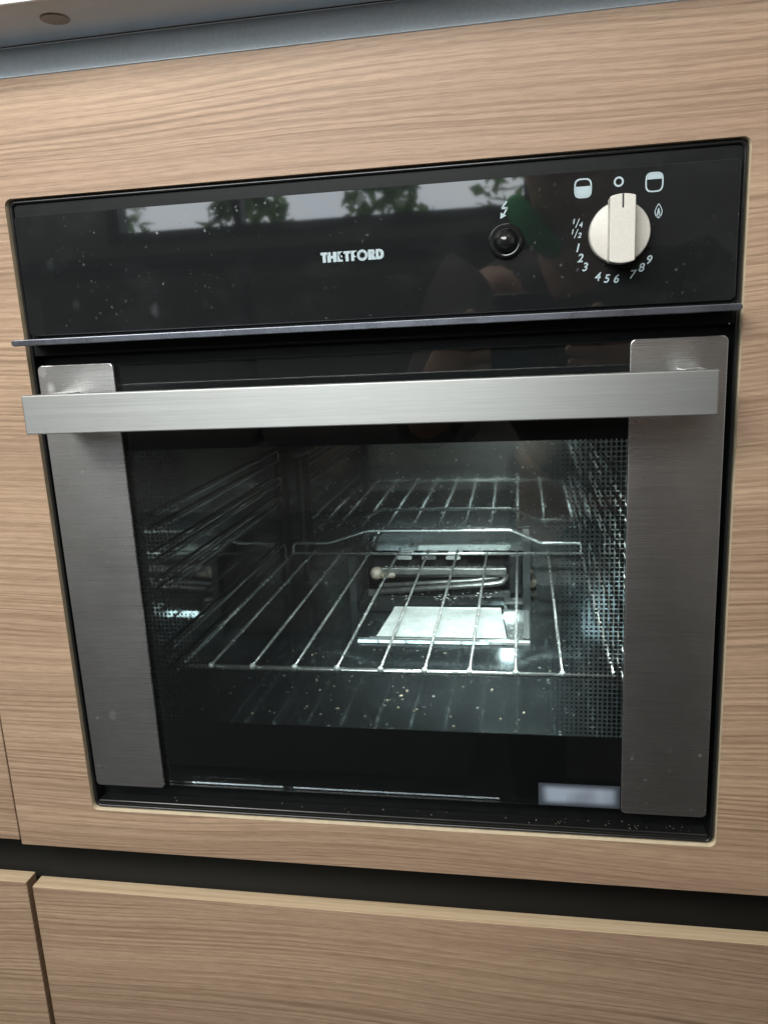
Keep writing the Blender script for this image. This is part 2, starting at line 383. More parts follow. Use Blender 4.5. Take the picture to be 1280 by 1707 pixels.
def add_tube(bm, pts, r, seg=10, caps=True):
    pts = [Vector(p) for p in pts]; rings = []
    t0 = (pts[1] - pts[0]).normalized()
    up = Vector((0, 0, 1)) if abs(t0.z) < .9 else Vector((1, 0, 0))
    nrm = t0.cross(up).normalized()
    for i, p in enumerate(pts):
        t = ((pts[min(i + 1, len(pts) - 1)] - pts[max(i - 1, 0)])).normalized()
        nrm = (nrm - t * nrm.dot(t)).normalized(); bn = t.cross(nrm)
        rings.append([bm.verts.new(p + (nrm * math.cos(2 * math.pi * j / seg) + bn * math.sin(2 * math.pi * j / seg)) * r) for j in range(seg)])
    for a, b in zip(rings, rings[1:]):
        for j in range(seg): bm.faces.new((a[j], a[(j + 1) % seg], b[(j + 1) % seg], b[j]))
    if caps:
        for ring, e, s in ((rings[0], pts[0], -1), (rings[-1], pts[-1], 1)):
            d = (pts[0] - pts[1]).normalized() if s < 0 else (pts[-1] - pts[-2]).normalized()
            c = bm.verts.new(e + d * r * 0.55)
            for j in range(seg): bm.faces.new((ring[j], ring[(j + 1) % seg], c))
def tube(name, pts, r, mat, parent=None, seg=10):
    bm = bmesh.new(); add_tube(bm, pts, r, seg); return fin(name, bm, mat, parent, smooth=True)
def lathe(name, prof, cx, cz, mat, parent=None, seg=40):
    """profile [(radius, y)] turned about the y axis through (cx, cz)"""
    bm = bmesh.new(); rows = []
    for r, y in prof:
        if r < 1e-6: rows.append([bm.verts.new((cx, y, cz))])
        else: rows.append([bm.verts.new((cx + r * math.cos(2 * math.pi * i / seg), y, cz + r * math.sin(2 * math.pi * i / seg))) for i in range(seg)])
    for a, b in zip(rows, rows[1:]):
        for i in range(seg):
            j = (i + 1) % seg
            if len(a) == 1 and len(b) == 1: continue
            if len(a) == 1: bm.faces.new((a[0], b[i], b[j]))
            elif len(b) == 1: bm.faces.new((a[i], a[j], b[0]))
            else: bm.faces.new((a[i], a[j], b[j], b[i]))
    o = fin(name, bm, mat, parent, smooth=True)
    o.data.set_sharp_from_angle(angle=math.radians(38))
    return o

# ================================================================== SETTING: cabinet fronts
YF = -0.0022                       # front plane of the wood boards
# board round the oven, with a cut-out
def surround():
    x0, x1, z0, z1 = -0.2845, 0.62, -0.0345, 0.498
    hx0, hx1, hz0, hz1, r = -0.2204, 0.2206, -0.0007, 0.4301, 0.0045
    inner = rrect(hx0, hx1, hz0, hz1, r, 6)
    outer = []
    for q, (cx, cz) in enumerate(((x1, z1), (x0, z1), (x0, z0), (x1, z0))):
        for i in range(7):
            ex = [(hx1, z1), (x0, hz1), (hx0, z0), (x1, hz0)][q]; sx = [(x1, hz1), (hx0, z1), (x0, hz0), (hx1, z0)][q]
            if i < 3: t = i / 3; p = (sx[0] + (cx - sx[0]) * t, sx[1] + (cz - sx[1]) * t)
            else: t = (i - 3) / 3; p = (cx + (ex[0] - cx) * t, cz + (ex[1] - cz) * t)
            outer.append(p)
    return ring_prism('oven_surround_panel', outer, inner, YF, 0.0135, M['wood'], mats=[M['wood'], M['core']])
tag(surround(), 'wide wood-grain cabinet board framing the black oven on all sides', 'cabinet panel')
tag(box('cabinet_panel', -1.0, -0.2858, YF, 0.0135, -0.0310, 0.498, M['wood'], bevel=0.0006),
    'narrow strip of wood-grain board at the left edge beside the oven surround', 'cabinet panel')
def drawer(name, x0, x1, zt, label):
    bm = bmesh.new(); add_box(bm, x0, x1, YF, 0.0108, -0.60, zt)
    bevel_all(bm, 0.0007, 2)
    for f in bm.faces:
        f.normal_update()
        if f.normal.z > 0.9: f.material_index = 1
    return tag(fin(name, bm, M['wood'], mats=[M['wood'], M['wood_edge']]), label, 'drawer front')
drawer('drawer_front', -0.2822, 0.62, -0.0722, 'wide wood-grain drawer front with pale top edge below the oven')
drawer('drawer_front', -1.0, -0.2868, -0.0690, 'wood-grain drawer front in the bottom left corner left of the gap')
# dark grip channel between upper boards and drawers: a concave metal profile
def extrude_profile(name, prof, x0, x1, mat, parent=None):
    bm = bmesh.new(); a = [bm.verts.new((x0, y, z)) for y, z in prof]; b = [bm.verts.new((x1, y, z)) for y, z in prof]
    for i in range(len(prof) - 1): bm.faces.new((a[i], a[i + 1], b[i + 1], b[i]))
    return fin(name, bm, mat, parent, smooth=True)
prof = [(0.0150, -0.020), (0.0150, -0.036)] + [(0.015 + 0.016 * math.sin(t), -0.060 + 0.024 * math.cos(t)) for t in [i * math.pi / 20 for i in range(1, 21)]] + [(0.015, -0.0850), (0.0125, -0.0850), (0.0125, -0.60)]
gc = extrude_profile('grip_channel', prof, -1.0, 0.62, M['channel'])
gc.modifiers.new('thickness', 'SOLIDIFY').thickness = 0.001
tag(gc, 'dark recessed finger channel running between the oven board and the drawers', 'grip channel')
tag(box('seam_backing', -0.32, -0.26, 0.0165, 0.020, -0.02, 0.50, M['channel']), 'black backing strip seen in the narrow vertical seam left of the oven', 'backing strip')
# aluminium cove above the board and worktop underside
prof = [(0.0064, 0.5173), (0.0063, 0.5125), (0.0058, 0.5080), (0.0046, 0.5040), (0.0026, 0.5010), (0.0004, 0.4994), (-0.0018, 0.4987)]
cv = extrude_profile('aluminium_profile', prof, -1.0, 0.62, M['cove'])
cv.modifiers.new('thickness', 'SOLIDIFY').thickness = -0.0004
tag(cv, 'brushed grey aluminium profile between worktop and wood board', 'metal profile')
wt = empty('worktop', (0, -0.049, 0.5175))
tag(wt, 'pale grey worktop edge overhanging the cabinet at the top left', 'worktop')
def wchild(o): o.location = (0, 0.049, -0.5175); return o
wchild(box('underside', -1.0, 0.62, -0.0470, 0.30, 0.5185, 0.542, M['worktop'], wt, bevel=0.0006))
wchild(box('front_edge', -1.0, 0.62, -0.0506, -0.0474, 0.5178, 0.557, M['worktop_front'], wt, bevel=0.001))
wchild(box('shadow_gap', -1.0, 0.62, 0.0052, 0.0062, 0.5177, 0.5182, M['knob_slot'], wt))  # solid black strip drawing in the shade of the joint
def cap():
    bm = bmesh.new(); prof = [(r_, z_ - .0030) for r_, z_ in ((0.0079, 0.5213), (0.0079, 0.5208), (0.0072, 0.5206), (0.0066, 0.5209), (0.0, 0.5212))]; seg = 32; rows = []
    for r, z in prof:
        rows.append([bm.verts.new((-0.158 + r * math.cos(2*math.pi*i/seg), -0.0242 + r * math.sin(2*math.pi*i/seg), z)) for i in range(seg)] if r else [bm.verts.new((-0.158, -0.0242, z))])
    for a, b in zip(rows, rows[1:]):
        for i in range(seg):
            j = (i + 1) % seg
            bm.faces.new((a[i], a[j], b[j], b[i]) if len(b) > 1 else (a[i], a[j], b[0]))
    return fin('screw_cap', bm, M['cap'], wt, smooth=True)
wchild(cap())

# ================================================================== OVEN
oven = empty('oven', (0, 0, 0))
tag(oven, 'built-in black gas oven with glass door and brushed steel handle', 'oven')
HX, H = 0.22, 0.4297
sweep_ring('outer_rim', lambda d: rrect(-HX + d, HX - d, d, H - d, max(0.0045 - d * .6, 0.0015), 6),
           [(0.0, 0.02), (0.0, 0.0022), (0.0003, 0.0010), (0.0009, 0.0003), (0.0016, 0.0), (0.0022, 0.0003), (0.0026, 0.0010), (0.0027, 0.0024), (0.00275, 0.0125)], M['enamel'], oven)
# faceplate with the door opening
box('faceplate', -0.2173, 0.2173, 0.0021, 0.03, 0.3330, 0.4270, M['enamel_soft'], oven)
box('door_surround', -0.2173, 0.2173, 0.014, 0.032, 0.0027, 0.3329, M['enamel_soft'], oven).name = 'door_surround'
bpy.data.objects.remove(bpy.data.objects['door_surround'])
ring_prism('door_surround', rrect(-0.2173, 0.2173, 0.0027, 0.3329, 0.001, 2), rrect(-0.172, 0.172, 0.041, 0.290, 0.001, 2), 0.012, 0.034, M['enamel_soft'], oven)
box('bottom_lip', -0.2165, 0.2165, 0.0006, 0.0119, 0.0029, 0.0062, M['enamel'], oven, bevel=0.0010, seg=3)
# control panel
cp = prism('control_panel', rrect(-0.2163, 0.2163, 0.3457, 0.4196, 0.0032, 6), -0.0012, 0.0018, M['panel'], oven, bevel=0.0005)
YP = -0.00125
def printed(name, pts_list, parent=cp, mat=None, holes=None):
    bm = bmesh.new()
    for pts in pts_list:
        vs = [bm.verts.new((x, YP - 0.00008, z)) for x, z in pts]
        f = bm.faces.new(vs)
    bmesh.ops.triangulate(bm, faces=bm.faces[:])
    for f in bm.faces:
        f.normal_update()
        if f.normal.y > 0: f.normal_flip()
    me = bpy.data.meshes.new(name); bm.to_mesh(me); bm.free()
    return link(name, me, mat or M['print'], parent)
def text_mesh(name, s, cx, cz, size, shear=0.0, bold=0.0, sx=1.0, parent=cp):
    cu = bpy.data.curves.new('t', 'FONT'); cu.body = s; cu.size = size; cu.shear = shear; cu.offset = bold
    cu.resolution_u = 4
    to = bpy.data.objects.new('t', cu); COL.objects.link(to)
    dg = bpy.context.evaluated_depsgraph_get(); me = bpy.data.meshes.new_from_object(to.evaluated_get(dg))
    bpy.data.objects.remove(to)
    xs = [v.co.x for v in me.vertices]; ys = [v.co.y for v in me.vertices]
    mx, my = (min(xs) + max(xs)) / 2, (min(ys) + max(ys)) / 2
    for v in me.vertices: v.co = Vector(((v.co.x - mx) * sx + cx, YP - 0.00008, v.co.y - my + cz))
    me.name = name; me.materials.clear()
    return link(name, me, M['print'], parent)
# maker's name, drawn letter by letter (x to the right, z up, height 1)
def logo():
    x0, z0, h = -0.0190, 0.3797, 0.0058; k = 0.000053
    def P(pts): return [(x0 + x * k, z0 + z * h) for x, z in pts]
    T = lambda a, b, s: [(a, 1), (b, 1), (b, .74), ((a + b) / 2 + s, .74), ((a + b) / 2 + s, 0), ((a + b) / 2 - s, 0), ((a + b) / 2 - s, .74), (a, .74)]
    L = []
    L.append([T(0, 80, 19)])
    L.append([[(76, 0), (76, .70), (88, .70), (88, 1), (118, 1), (118, .64), (142, .64), (142, 1), (186, 1), (186, 0), (142, 0), (142, .36), (118, .36), (118, 0)]])
    L.append([[(194, 0), (194, 1), (254, 1), (254, .80), (226, .80), (226, .60), (250, .60), (250, .40), (226, .40), (226, .20), (254, .20), (254, 0)]])
    L.append([T(264, 342, 19)])
    L.append([[(350, 0), (350, 1), (420, 1), (420, .78), (386, .78), (386, .58), (410, .58), (410, .36), (386, .36), (386, 0)]])
    # O with a sunburst opening
    cx, cz, ro = 478, .50, 60; star = []
    n = 40; segs = []
    kz = k / h
    for i in range(n):
        a0, a1 = 2 * math.pi * i / n, 2 * math.pi * (i + 1) / n
        r0 = 44 if i % 2 else 25; r1 = 44 if (i + 1) % 2 else 25
        segs.append([(cx + ro * math.cos(a0), cz + ro * math.sin(a0) * kz), (cx + ro * math.cos(a1), cz + ro * math.sin(a1) * kz),
                     (cx + r1 * math.cos(a1), cz + r1 * math.sin(a1) * kz), (cx + r0 * math.cos(a0), cz + r0 * math.sin(a0) * kz)])
    L.append(segs)
    R_ = [[(544, 0), (544, 1), (586, 1), (586, 0)], [(586, 1), (600, 1), (614, .95), (622, .84), (624, .70), (620, .56), (608, .46), (586, .42), (586, .60), (594, .63), (597, .69), (594, .76), (586, .78)],
          [(586, .45), (608, .46), (640, 0), (592, 0), (586, .12)]]
    L.append(R_)
    D = [[(622, 0), (642, 0), (642, .35), (622, .30)], [(632, .55), (632, 1), (664, 1), (664, .0), (632, .0)], [(664, 1), (680, 1), (702, .93), (718, .76), (724, .5), (718, .24), (702, .07), (680, 0), (664, 0), (664, .26), (676, .29), (684, .38), (687, .5), (684, .62), (676, .71), (664, .74)]]
    L.append([D[1], D[2]])
    for pl in L: printed('logo_letter', [P(p) for p in pl])
logo()
# dial numbers
for s, x, z in (('1/4', 0.1304, 0.3921), ('1/2', 0.1297, 0.3866)):
    a, b = s.split('/')
    text_mesh('dial_number', a, x - 0.0019, z + 0.0010, 0.0038, 0.2, 0.00010)
    text_mesh('dial_number', b, x + 0.0019, z - 0.0010, 0.0038, 0.2, 0.00010)
    printed('fraction_bar', [[(x - 0.0013, z - 0.0025), (x - 0.0008, z - 0.0025), (x + 0.0013, z + 0.0023), (x + 0.0008, z + 0.0023)]])
for s, x, z in (('1', .1308, .3788), ('2', .1321, .3732), ('3', .1348, .3682), ('4', .1419, .3625), ('5', .1469, .3611), ('6', .1521, .3608), ('7', .1613, .3626), ('8', .1658, .3661), ('9', .1699, .3700)):
    text_mesh('dial_number', s, x, z, 0.0064, 0.24, 0.00012)
def ringpoly(outer, inner):
    n = len(outer); return [[outer[i], outer[(i + 1) % n], inner[(i + 1) % n], inner[i]] for i in range(n)]
def squircle(cx, cz, a, b, k=40, p=3.4):
    out = []
    for i in range(k):
        t = 2 * math.pi * i / k; c, s = math.cos(t), math.sin(t)
        out.append((cx + a * abs(c) ** (2 / p) * (1 if c >= 0 else -1), cz + b * abs(s) ** (2 / p) * (1 if s >= 0 else -1)))
    return out
def half_icon(name, cx, cz, top):
    o = squircle(cx, cz, .0048, .0052); i = squircle(cx, cz, .0040, .0044)
    printed(name, ringpoly(o, i))
    zz = cz + .0012; sel = [p for p in squircle(cx, cz, .0041, .0045, 80) if (p[1] > zz) == top]
    sel.sort(key=lambda p: math.atan2(p[1] - (zz + (.001 if top else -.001)), p[0] - cx))
    printed('oven_icon_fill', [sel])
half_icon('oven_icon', .1333, .4103, False); half_icon('oven_icon', .1714, .4107, True)
circ = lambda cx, cz, r, k=32, s=1.0: [(cx + r * math.cos(2 * math.pi * i / k), cz + s * r * math.sin(2 * math.pi * i / k)) for i in range(k)]
printed('off_mark', ringpoly(circ(.1525, .4123, .0027), circ(.1525, .4123, .0017)))
def flame(cx, cz):
    def drop(w, h, dz, k=24):
        out = []
        for i in range(k):
            t = i / k * 2 * math.pi; y = -math.cos(t); x = math.sin(t) * (1 - max(0, y) * 0.55)
            out.append((cx + x * w, cz + dz + y * h))
        return out
    printed('flame_mark', ringpoly(drop(.0021, .0039, 0), drop(.0016, .0031, .0001)))
    printed('flame_mark', [[(cx - .0012, cz - .0035), (cx - .0006, cz - .0035), (cx, cz - .0007), (cx + .0006, cz - .0035), (cx + .0012, cz - .0035), (cx + .0004, cz + .0010), (cx, cz + .0016), (cx - .0004, cz + .0010)]])
flame(.1740, .3956)
bx_, bz_ = .0897, .4020
def stroke(a, b, w):
    d = Vector((b[0] - a[0], b[1] - a[1])).normalized() * w; px_, pz_ = -d.y, d.x
    return [(bx_ + a[0] + px_, bz_ + a[1] + pz_), (bx_ + b[0] + px_, bz_ + b[1] + pz_), (bx_ + b[0] - px_, bz_ + b[1] - pz_), (bx_ + a[0] - px_, bz_ + a[1] - pz_)]
for a, b in (((.0016, .0046), (-.0013, .0011)), ((-.0014, .0009), (.0020, .0011)), ((.0018, .0012), (-.0002, -.0024))):
    printed('spark_mark', [stroke(a, b, .00045)])
printed('spark_mark', [[(bx_ - .0022, bz_ - .0047), (bx_ - .0019, bz_ - .0012), (bx_ + .0012, bz_ - .0031)]])
# knob
kx, kz = 0.1528, 0.3850
lathe('knob', [(0.0150, YP), (0.0164, YP - .0006), (0.0165, -.0070), (0.0160, -.0081), (0.0150, -.0085), (0.0, -.0085)], kx, kz, M['knob'], oven, 56)
knob = bpy.data.objects['knob']
def grip():
    w = .0067; top, bot = .0185, -.0172; pts = []
    for i in range(9):                         # slightly bowed ends
        t = i / 8; x = -w + 2 * w * t; pts.append((kx + x, kz + bot + .0012 * (abs(2 * t - 1) ** 2)))
    for i in range(9):
        t = i / 8; x = w - 2 * w * t; pts.append((kx + x, kz + top - .0012 * (abs(2 * t - 1) ** 2)))
    return prism('grip', pts, -.0205, -.0080, M['knob'], knob, bevel=.0006, seg=3)
grip()
box('pointer_slot', kx - .00045, kx + .00045, -.02065, -.0190, kz + .0112, kz + .0183, M['knob_slot'], knob)
# igniter button
ix, iz = .0906, .3846
btn = lathe('igniter_button', [(.0058, YP), (.0058, -.0068), (.0054, -.0086), (.0044, -.0101), (.0030, -.0111), (.0015, -.0116), (0, -.0118)], ix, iz, M['button'], oven)
lathe('button_collar', [(.0100, YP), (.0098, -.0026), (.0092, -.0040), (.0080, -.0050), (.0070, -.0050), (.0062, -.0044), (.0060, -.0030), (.0058, -.0030)], ix, iz, M['button'], btn)
# heat deflector rail
def deflector():
    bm = bmesh.new(); zc, hh = .3416, .0019; pts = []
    for i in range(9): a = math.radians(90 + 180 * i / 8); pts.append((-.2135 + hh * math.cos(a), zc + hh * math.sin(a)))
    for i in range(9): a = math.radians(-90 + 180 * i / 8); pts.append((.2130 + hh * math.cos(a), zc + hh * math.sin(a)))
    add_prism(bm, pts, -.024, .0021); bmesh.ops.recalc_face_normals(bm, faces=bm.faces[:])
    bevel_all(bm, .0004, 2, 0.9)
    return fin('heat_deflector', bm, M['deflector'], oven)
deflector()

# ---- door
door = ring_prism('door', rrect(-0.2128, 0.2128, 0.0222, 0.3258, 0.0035, 5), rrect(-0.172, 0.172, 0.055, 0.285, 0.0035, 5), 0.0046, 0.0112, M['enamel_soft'], oven)
prism('door_glass', rrect(-0.2126, 0.2126, 0.0224, 0.3256, 0.0035, 5), -0.0012, 0.0026, M['glass'], door, bevel=0.0006)
wx, wz0, wz1 = 0.1625, 0.0718, 0.2688
ring_prism('window_border', rrect(-0.2124, 0.2124, 0.0226, 0.3254, 0.0034, 2), rrect(-wx, wx, wz0, wz1, 0.0002, 2), 0.0030, 0.0042, M['frit'], door)
def dots():
    bm = bmesh.new(); pitch = 0.00303
    nz = int((wz1 - wz0) / pitch)
    for side in (-1, 1):
        for c in range(17):
            s = (0.00040 + 0.00205 * ((16 - c) / 16.0)) if True else 0
            x = side * (0.1618 - c * 0.00300)
            for r in range(nz + 1):
                z = wz1 - 0.0002 - r * pitch
                h = s / 2
                g = 0.35 * h
                pts = [(x - h, z - h + g), (x - h + g, z - h), (x + h - g, z - h), (x + h, z - h + g), (x + h, z + h - g), (x + h - g, z + h), (x - h + g, z + h), (x - h, z + h - g)]
                f = bm.faces.new([bm.verts.new((px, 0.0033, pz)) for px, pz in pts])
    o = fin('dot_pattern', bm, M['frit'], door); o['kind'] = 'stuff'; return o
dots()
for s in (-1, 1):
    xa, xb = sorted((s * 0.1603, s * 0.2134))
    prism('trim_strip', rrect(xa, xb, 0.0213, 0.3266, 0.0032, 5), -0.0032, -0.00125, M['strip'], door, bevel=0.0004)
hb = box('handle', -0.2003, 0.2000, -0.0445, -0.0370, 0.2867, 0.3104, M['handle'], door, bevel=0.0007, seg=2)
for s in (-1, 1):
    pts = [(s * .1998, -.0371), (s * .1998, -.0060), (s * .1990, -.0033), (s * .1860, -.0033), (s * .1868, -.0120), (s * .1875, -.0200), (s * .1868, -.0300), (s * .1850, -.0371)]
    bm = bmesh.new(); a = [bm.verts.new((x, y, .2878)) for x, y in pts]; b = [bm.verts.new((x, y, .3094)) for x, y in pts]
    bm.faces.new(a); bm.faces.new(b[::-1])
    for i in range(len(pts)): bm.faces.new((a[i], b[i], b[(i + 1) % len(pts)], a[(i + 1) % len(pts)]))
    bmesh.ops.recalc_face_normals(bm, faces=bm.faces[:]); bevel_all(bm, .0006, 2, .9)
    fin('handle_bracket', bm, M['handle'], door)
def sticker():
    return prism('label_sticker', rrect(.1072, .1598, .0232, .0396, .0006, 2), -.00145, -.00125, M['sticker'], door)
sticker()

# ---- cavity
CX, Z0, Z1, YB, YA = 0.172, 0.041, 0.290, 0.412, 0.0345
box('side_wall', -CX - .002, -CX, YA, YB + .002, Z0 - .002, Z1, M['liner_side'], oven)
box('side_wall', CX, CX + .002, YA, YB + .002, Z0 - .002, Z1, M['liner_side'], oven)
box('cavity_ceiling', -CX, CX, YA, YB, Z1, Z1 + .002, M['liner'], oven)
# back wall with the burner opening
bw = ring_prism('back_wall', [(CX, Z1), (-CX, Z1), (-CX, .0), (CX, .0)], [(.098, .083), (-.086, .083), (-.086, .034), (.098, .034)], YB, YB + .002, M['liner'], oven)
# floor with pit behind the heat shield
def floor():
    bm = bmesh.new(); L = []
    outer = [(CX, YB), (-CX, YB), (-CX, YA), (CX, YA)]; inner = [(.098, YB - .0006), (-.084, YB - .0006), (-.084, .345), (.098, .345)]
    for pts, z in ((outer, Z0), (inner, Z0), (inner, Z0 - .0015), (outer, Z0 - .0015)): L.append([bm.verts.new((x, y, z)) for x, y in pts])
    for k in range(4):
        a, b = L[k], L[(k + 1) % 4]
        for i in range(4): bm.faces.new((a[i], a[(i + 1) % 4], b[(i + 1) % 4], b[i]))
    return fin('cavity_floor', bm, M['liner_floor'], oven)
floor()
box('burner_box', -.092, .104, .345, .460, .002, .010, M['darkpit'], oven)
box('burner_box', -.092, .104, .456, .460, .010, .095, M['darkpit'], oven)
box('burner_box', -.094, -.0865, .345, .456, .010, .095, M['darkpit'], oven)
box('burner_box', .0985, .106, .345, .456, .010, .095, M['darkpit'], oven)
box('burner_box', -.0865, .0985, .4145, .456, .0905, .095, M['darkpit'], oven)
# bright heat shield in front of the burner: folded sheet
def sheet(name, prof, xa, xb, mat, parent):
    """folded sheet; xa(y), xb(y) give its left and right edge"""
    bm = bmesh.new(); a = [bm.verts.new((xa(y), y, z)) for y, z in prof]; b = [bm.verts.new((xb(y), y, z)) for y, z in prof]
    for i in range(len(prof) - 1): bm.faces.new((a[i], a[i + 1], b[i + 1], b[i]))
    o = fin(name, bm, mat, parent); o.modifiers.new('thickness', 'SOLIDIFY').thickness = 0.0005; return o
sh = sheet('heat_shield', [(.2435, .0424), (.246, .0420), (.250, .0422), (.312, .0462), (.3145, .0475)], lambda y: -.046 + (y - .245) * .11, lambda y: .082 - (y - .245) * .10, M['plate'], oven)
sheet('shield_lip', [(.2285, .0415), (.2295, .0440), (.2325, .0447), (.2355, .0440), (.2370, .0418)], lambda y: -.062, lambda y: .104, M['liner'], sh)
sheet('shield_lip', [(.2375, .0416), (.2388, .0432), (.2405, .0434), (.2425, .0418)], lambda y: -.052, lambda y: .098, M['liner'], sh)
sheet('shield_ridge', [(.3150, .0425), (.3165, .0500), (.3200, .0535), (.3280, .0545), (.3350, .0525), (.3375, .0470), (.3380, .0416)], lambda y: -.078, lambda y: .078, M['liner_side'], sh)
sheet('shield_flank', [(.2440, .0420), (.3140, .0455)], lambda y: .0835 - (y - .245) * .10, lambda y: .104, M['liner'], sh)
# burner
br = tube('burner', [(-.070, .402, .0600), (.078, .402, .0600)], .0062, M['burner'], oven, 14)
box('burner_rail', -.066, .080, .3935, .3985, .0585, .0665, M['burner'], br, bevel=.0008)
bm = bmesh.new()
for i in range(26):
    x = -.060 + i * .0054; bmesh.ops.create_icosphere(bm, subdivisions=1, radius=.0013, matrix=Matrix.Translation((x, .3960, .0682)))
o = fin('flame_port', bm, M['chrome'], br, smooth=True); o['kind'] = 'stuff'
tube('gas_pipe', round_path([(-.066, .392, .0385), (.060, .392, .0480), (.076, .394, .0500), (.080, .402, .056)], .012), .0034, M['burner'], br)
tube('gas_pipe', round_path([(-.070, .400, .0430), (.040, .400, .0500), (.070, .402, .0530)], .012), .0028, M['burner'], br)
for x, z in ((-.038, .0795), (-.041, .0732), (.020, .0795), (.017, .0732), (-.010, .0795), (-.012, .0732), (.044, .0795)):
    prism('burner_slot_plate', rrect(x - .0085, x + .0085, z - .0024, z + .0024, .0018, 4), .4150, .4165, M['plate'] if abs(x) > .015 and x < .04 else M['burner'], br)
lathe('electrode', [(.0, .383), (.004, .384), (.0068, .387), (.0074, .392), (.0068, .398), (.004, .402), (.0, .403)], -.0715, .0610, M['ceramic'], br, 24)
tube('electrode_tip', [(-.066, .389, .0585), (-.050, .389, .0595)], .0033, M['ceramic'], br)
tube('flue_clip', round_path([(-.078, .4105, .088), (-.078, .402, .094), (-.072, .398, .104), (-.066, .4105, .108)], .006), .0050, M['liner'], oven)
box('burner_end_plate', .083, .0965, .398, .4115, .0350, .0800, M['darkpit'], br)
tube('burner_edge_wire', [(.1005, .4085, .036), (.1005, .4085, .075)], .0012, M['chrome'], br, 8)
lathe('reflection_blob', [(0, .398), (.004, .399), (.0062, .404), (.004, .4115)], .108, .046, M['ceramic'], oven, 20)  # blobs modelled in place of yellowish reflections beside the burner
lathe('reflection_blob', [(0, .400), (.003, .401), (.0045, .405), (.003, .4115)], .106, .058, M['ceramic'], oven, 20)
# dark post in the far left corner, modelled in place of a back-wall reflection
pr = tube('reflected_post', [(-.158, .395, .05), (-.158, .395, .204)], .0034, M['darkpit'], oven, 14)
tube('post_cap', [(-.158, .395, .2045), (-.158, .395, .2065)], .0110, M['darkpit'], pr, 20)
# wire runners on the side walls; two middle loops added for reflected streaks
for s in (-1, 1):
    x = s * (CX - .004)
    for zb, zt in ((.2035, .2145), (.1780, .1850), (.1560, .1630), (.0885, .1080)):
        tube('shelf_runner', round_path([(x, .050, zb), (x, .352, zb), (x, .352, zt), (x, .050, zt)], .0035), .0012, M['runner'], oven, 8)

# ---- wire shelf (a thing of its own, resting on the runners)
shelf = empty('wire_shelf', (0, 0.2, 0.0935))
tag(shelf, 'chromed wire shelf with raised back stop inside the oven', 'oven shelf')
def sc(o): o.location = (0, -0.2, -0.0935); return o
zs = .0953
sc(tube('front_rod', [(-.160, .046, zs), (.160, .046, zs)], .0020, M['chrome'], shelf, 12))
sc(tube('rear_rod', [(-.160, .356, zs), (.160, .356, zs)], .0018, M['chrome'], shelf, 12))
for s in (-1, 1):
    sc(tube('side_rod', [(s * .1605, .0455, zs), (s * .1605, .3565, zs)], .0019, M['chrome'], shelf, 12))
for i in range(9):
    x = -.1345 + i * .03243
    w = sc(tube('cross_wire', round_path([(x, .0440, zs + .0030), (x, .358, zs + .0030)], .002), .00125, M['chrome'], shelf, 8))
    bm = bmesh.new(); bmesh.ops.create_icosphere(bm, subdivisions=2, radius=.0024, matrix=Matrix.Translation((x, .0432, zs + .0026)))
    fin('weld_bead', bm, M['zinc'], w, smooth=True)
sc(tube('back_stop', round_path([(-.1605, .357, zs), (-.1605, .360, .1066), (-.119, .360, .1066), (-.074, .360, .1208), (.086, .360, .1208), (.118, .360, .1062), (.1605, .360, .1062), (.1605, .357, zs)], .0045), .0019, M['chrome'], shelf, 10))

# ---- crumbs on the cavity floor
bm = bmesh.new()
for i in range(240):
    if random.random() < .75: x, y = random.uniform(-.14, .14), .05 + .17 * random.random() ** 1.2
    else: x, y = random.gauss(0.02, .045), random.uniform(.20, .33)
    r = min(.0022, .00018 + random.expovariate(1 / .00022))
    zz = Z0 + r * .4
    if .228 < y < .34 and -.06 < x < .1: zz += .0075 if y > .24 else .005
    m = Matrix.Translation((x, y, zz)) @ Matrix.Rotation(random.uniform(0, 6.28), 4, 'Z') @ Matrix.Diagonal((random.uniform(.7, 2.2), random.uniform(.6, 1.1), .6, 1))
    g = bmesh.ops.create_icosphere(bm, subdivisions=1, radius=r, matrix=m)
    for v in g['verts']: v.co += Vector((random.uniform(-1, 1), random.uniform(-1, 1), random.uniform(-.5, .5))) * r * .25
for i in range(60):
    if i < 14: x, y, r, zz = random.uniform(-.12, .12), random.uniform(.05, .15), random.uniform(.0007, .0015), Z0 + .0006
    elif i < 48: x, y, r, zz = random.uniform(.10, .205), random.uniform(.0022, .0105), random.uniform(.0002, .0005), .00645
    else: x, y, r, zz = random.uniform(-.205, .10), random.uniform(.0022, .0105), random.uniform(.0002, .0006), .00645
    g = bmesh.ops.create_icosphere(bm, subdivisions=1, radius=r, matrix=Matrix.Translation((x, y, zz)) @ Matrix.Rotation(random.uniform(0, 6.28), 4, 'Z') @ Matrix.Diagonal((random.uniform(.8, 1.9), .8, .6, 1)))
    for v in g['verts']: v.co += Vector((random.uniform(-1, 1), random.uniform(-1, 1), random.uniform(-.5, .5))) * r * .3
o = fin('crumbs', bm, M['crumb']); bm = bmesh.new()
for i in range(70):
    x, y = random.choice((-.03, .015, .02, .055)) + random.gauss(0, .009), random.uniform(.305, .342); r = random.uniform(.0004, .0016)
    z = .047 if y < .315 else .0553
    a = random.uniform(0, 6.28); bm.faces.new([bm.verts.new((x + r * random.uniform(.5, 1.3) * math.cos(a + k * 1.05), y + r * random.uniform(.5, 1.3) * math.sin(a + k * 1.05), z + random.uniform(0, .0005))) for k in range(6)])
k = fin('ash_flakes', bm, M['zinc']); k['kind'] = 'stuff'; k['label'] = 'white ash flakes on the shield in front of the burner'
o['kind'] = 'stuff'; o['label'] = 'tan crumbs and specks scattered on the oven floor'

